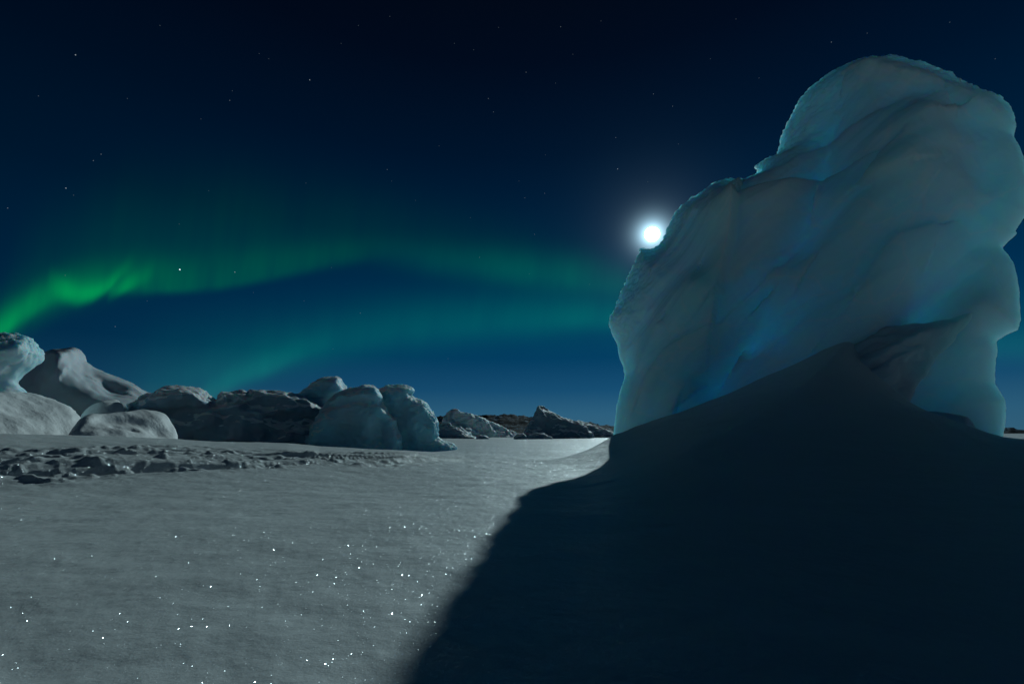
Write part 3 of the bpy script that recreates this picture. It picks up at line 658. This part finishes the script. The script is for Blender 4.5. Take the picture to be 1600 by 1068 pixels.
moon = ico('moon', DM * math.tan(math.radians(0.85)), 5, mm); moon.location = Vector((0, 0, CAM_H)) + MOON * DM
tag(moon, 'dazzling white full moon just touching the left shoulder of the big iceberg', 'moon')

DS = 25000.0
star_px = [(118, 86, 3), (199, 154, 1), (158, 241, 2), (146, 251, 2), (103, 294, 3), (115, 305, 1), (12, 325, 2), (484, 125, 3), (359, 157, 2), (363, 142, 1), (314, 186, 1), (405, 84, 1), (420, 92, 1), (533, 68, 1),
           (609, 26, 1), (710, 68, 1), (740, 78, 1), (763, 154, 2), (771, 175, 2), (779, 43, 1), (605, 265, 2), (612, 283, 1), (478, 286, 1), (326, 298, 1), (649, 313, 1), (735, 340, 1), (749, 402, 2),
           (367, 425, 3), (102, 430, 1), (396, 457, 1), (563, 489, 2), (180, 510, 2), (518, 418, 1), (475, 470, 1), (876, 42, 2), (939, 33, 1), (895, 85, 1), (822, 113, 2), (868, 130, 1), (1021, 147, 2), (1051, 166, 2),
           (1110, 92, 1), (1186, 122, 1), (1299, 66, 2), (1355, 52, 1), (1484, 35, 1), (1555, 92, 1), (962, 215, 2), (965, 264, 3), (852, 242, 1), (851, 302, 2), (820, 309, 2), (1012, 284, 1), (835, 366, 2), (811, 283, 1),
           (827, 428, 1), (921, 444, 1), (686, 228, 1), (560, 40, 1), (250, 40, 1), (60, 150, 1), (280, 350, 1), (1150, 30, 1), (1060, 225, 1), (700, 560, 1), (520, 545, 1), (230, 470, 1)]
sm = {k: glow_material('starlight_%s' % n, (0.8, 0.92, 1.0), s)[0] for k, n, s in ((1, 'faint', 0.03), (2, 'middling', 0.07), (3, 'bright', 0.16), (4, 'brightest', 0.7))}
seeds = {k: ico('star', DS * {1: .0007, 2: .0007, 3: .0008, 4: .0012}[k], 1, sm[k]) for k in (4, 3, 2, 1)}
def put_star(i, px, py, k, label, group='stars in the night sky'):
    o = seeds[k] if not seeds[k].get('used') else seeds[k].copy()
    if o is not seeds[k]: sc.collection.objects.link(o)
    seeds[k]['used'] = 1
    o.location = Vector((0, 0, CAM_H)) + ray(px, py) * DS
    tag(o, label, 'star', group)
put_star(0, 281, 421, 4, 'brightest white star, shining through the green aurora band')
words = {3: 'clear small white star in the dark night sky', 2: 'small faint star in the dark night sky', 1: 'very faint tiny star barely visible in the night sky'}
grp = {3: 'clear stars in the night sky', 2: 'faint stars in the night sky', 1: 'barely visible stars in the night sky'}
for i, (px, py, k) in enumerate(star_px): put_star(i, px, py, k, words[k], grp[k])
for k in seeds:
    if 'used' in seeds[k]: del seeds[k]['used']
for o in sc.objects:
    if 'used' in o: del o['used']

def aurora(name, dist, ribbons, color, label, seed):
    """soft glowing curtains, high up and far away; every ribbon: (px, py, up, down, strength) along its length"""
    m, t, N, L, e = glow_material(name + '_glow', color, 1.0)
    at = N('ShaderNodeAttribute'); at.attribute_name = 'glow'; L(at.outputs['Fac'], e.inputs[1])
    Vs, Qs, Gs = [], [], []; base = 0
    for rib, sharp, streak in ribbons:
        rib = np.array(rib, float); n = 260; k = 36
        # smooth interpolation along the length
        s0 = np.concatenate([[0], np.cumsum(np.hypot(*np.diff(rib[:, :2], axis=0).T))]); s = np.linspace(0, s0[-1], n)
        c = np.stack([np.interp(s, s0, rib[:, j]) for j in range(5)], 1)
        ker = np.hanning(41); ker /= ker.sum()
        for j in range(5):
            pad = np.concatenate([2 * c[0, j] - c[20:0:-1, j], c[:, j], 2 * c[-1, j] - c[-2:-22:-1, j]]); c[:, j] = np.convolve(pad, ker, 'valid')
        v = np.linspace(-1, 1, k)
        S, Vv = np.meshgrid(np.arange(n), v, indexing='ij')
        cx = c[:, 0][:, None]; cy = c[:, 1][:, None]; up = c[:, 2][:, None]; dn = c[:, 3][:, None]
        PY = cy - np.where(Vv > 0, Vv * up, Vv * dn); PX = cx + 0.25 * np.where(Vv > 0, Vv * up, Vv * dn) * 0.6
        prof = np.where(Vv > 0, np.exp(-(Vv * 2.1) ** 2 * 0.9), np.exp(-(np.abs(Vv) * 1.9) ** sharp)) * (1 - np.abs(Vv) ** 3)
        sx = s[:, None] / 60.0
        st = 1 + streak * fbm(sx * 2.4 + Vv * 0.12, Vv * 0.25, sx * 0 + seed, 3) + 0.25 * fbm(sx * 0.9, Vv * 0.8, sx * 0 + seed + 3, 2)
        ends = sstep(0, 0.08, S / n) * (1 - sstep(0.86, 1, S / n))
        G = np.clip(c[:, 4][:, None] * prof * st * ends, 0, None)
        pos = np.array([list(ray(a, b) * dist) for a, b in zip(PX.ravel(), PY.ravel())]); pos[:, 2] += CAM_H
        i = np.arange(n - 1)[:, None]; j = np.arange(k - 1)[None]
        Q = np.stack(np.broadcast_arrays(i * k + j, (i + 1) * k + j, (i + 1) * k + j + 1, i * k + j + 1), -1).reshape(-1, 4) + base
        Vs.append(pos); Qs.append(Q); Gs.append(G.ravel()); base += n * k; dist *= 1.01
    o = link_mesh(name, np.vstack(Vs), np.vstack(Qs), m); attr(o, 'glow', np.concatenate(Gs))
    return tag(o, label, 'aurora')
A1 = [(-120, 600, 60, 40, .14), (-40, 545, 60, 34, .17), (10, 510, 60, 32, .17), (50, 480, 60, 34, .09), (85, 455, 60, 34, .08), (120, 452, 70, 34, .08), (170, 446, 70, 26, .06), (230, 447, 80, 24, .06), (300, 447, 85, 22, .055),
      (370, 438, 85, 24, .042), (440, 422, 75, 26, .038), (510, 405, 60, 30, .028), (570, 392, 50, 34, .018), (620, 388, 45, 34, .006), (660, 388, 45, 34, .0)]
A1b = [(70, 430, 36, 36, .0), (92, 450, 36, 34, .08), (120, 464, 40, 26, .15), (148, 460, 36, 20, .17), (170, 446, 30, 18, .12), (188, 426, 28, 18, .05), (215, 410, 36, 24, .0)]
A1c = [(165, 462, 34, 22, .0), (192, 450, 30, 18, .11), (215, 438, 32, 20, .06), (245, 425, 36, 24, .0)]
A1d = [(-20, 480, 190, 60, .012), (150, 420, 230, 60, .017), (300, 400, 220, 60, .018), (450, 385, 180, 60, .013), (620, 375, 130, 70, .009), (760, 400, 120, 80, .010), (900, 430, 120, 80, .008), (1050, 440, 100, 60, 0)]
A1e = [(-160, 640, 120, 60, .05), (-60, 560, 120, 60, .06), (40, 490, 100, 60, .045), (110, 460, 90, 50, .03), (200, 440, 90, 50, .015), (300, 430, 90, 50, .0)]
aurora('aurora_band', 14000, [(A1, 2.4, .22), (A1b, 2.2, .2), (A1c, 2.2, .2), (A1d, 2, .15), (A1e, 2, .2)], (0.0, 1.0, 0.10),
       'vivid green aurora band with a curled fold, rising from the left edge of the sky', 5)
B1 = [(560, 385, 45, 50, .0), (660, 405, 60, 46, .02), (770, 420, 65, 44, .034), (850, 430, 70, 44, .042), (930, 438, 70, 44, .038), (1010, 450, 55, 30, .02), (1100, 455, 50, 30, .0)]
aurora('aurora_wisp', 15500, [(B1, 2.0, .12)], (0.0, 1.0, 0.38), 'faint green aurora wisp left of the moon, above the wide teal glow', 11)
C1 = [(160, 640, 60, 50, .0), (260, 610, 70, 50, .02), (340, 578, 80, 60, .014), (420, 552, 85, 60, .020), (520, 530, 90, 60, .020), (620, 516, 90, 55, .024), (720, 508, 90, 52, .028), (820, 502, 85, 50, .038), (900, 496, 70, 38, .05), (980, 492, 65, 38, .045), (1080, 500, 60, 38, .04), (1250, 520, 60, 40, .03),
      (1450, 540, 60, 40, .03), (1620, 545, 60, 40, .03), (1760, 545, 60, 40, 0)]
C2 = [(290, 640, 40, 40, .0), (330, 610, 50, 40, .05), (370, 590, 50, 36, .05), (430, 570, 50, 30, .04), (490, 545, 45, 26, .015), (540, 530, 40, 26, .0)]
C3 = [(100, 620, 150, 90, .0), (220, 590, 150, 90, .014), (400, 550, 150, 100, .020), (600, 520, 130, 90, .018), (800, 500, 120, 90, .018), (1000, 500, 120, 90, .016), (1300, 510, 120, 90, .015), (1700, 520, 120, 90, .015), (1900, 520, 120, 90, .0)]
aurora('aurora_veil', 17000, [(C1, 2.0, .12), (C2, 2.0, .15), (C3, 2, .1)], (0.0, 1.0, 0.5), 'wide dim teal aurora veil low above the far icebergs, ending behind the big iceberg', 17)
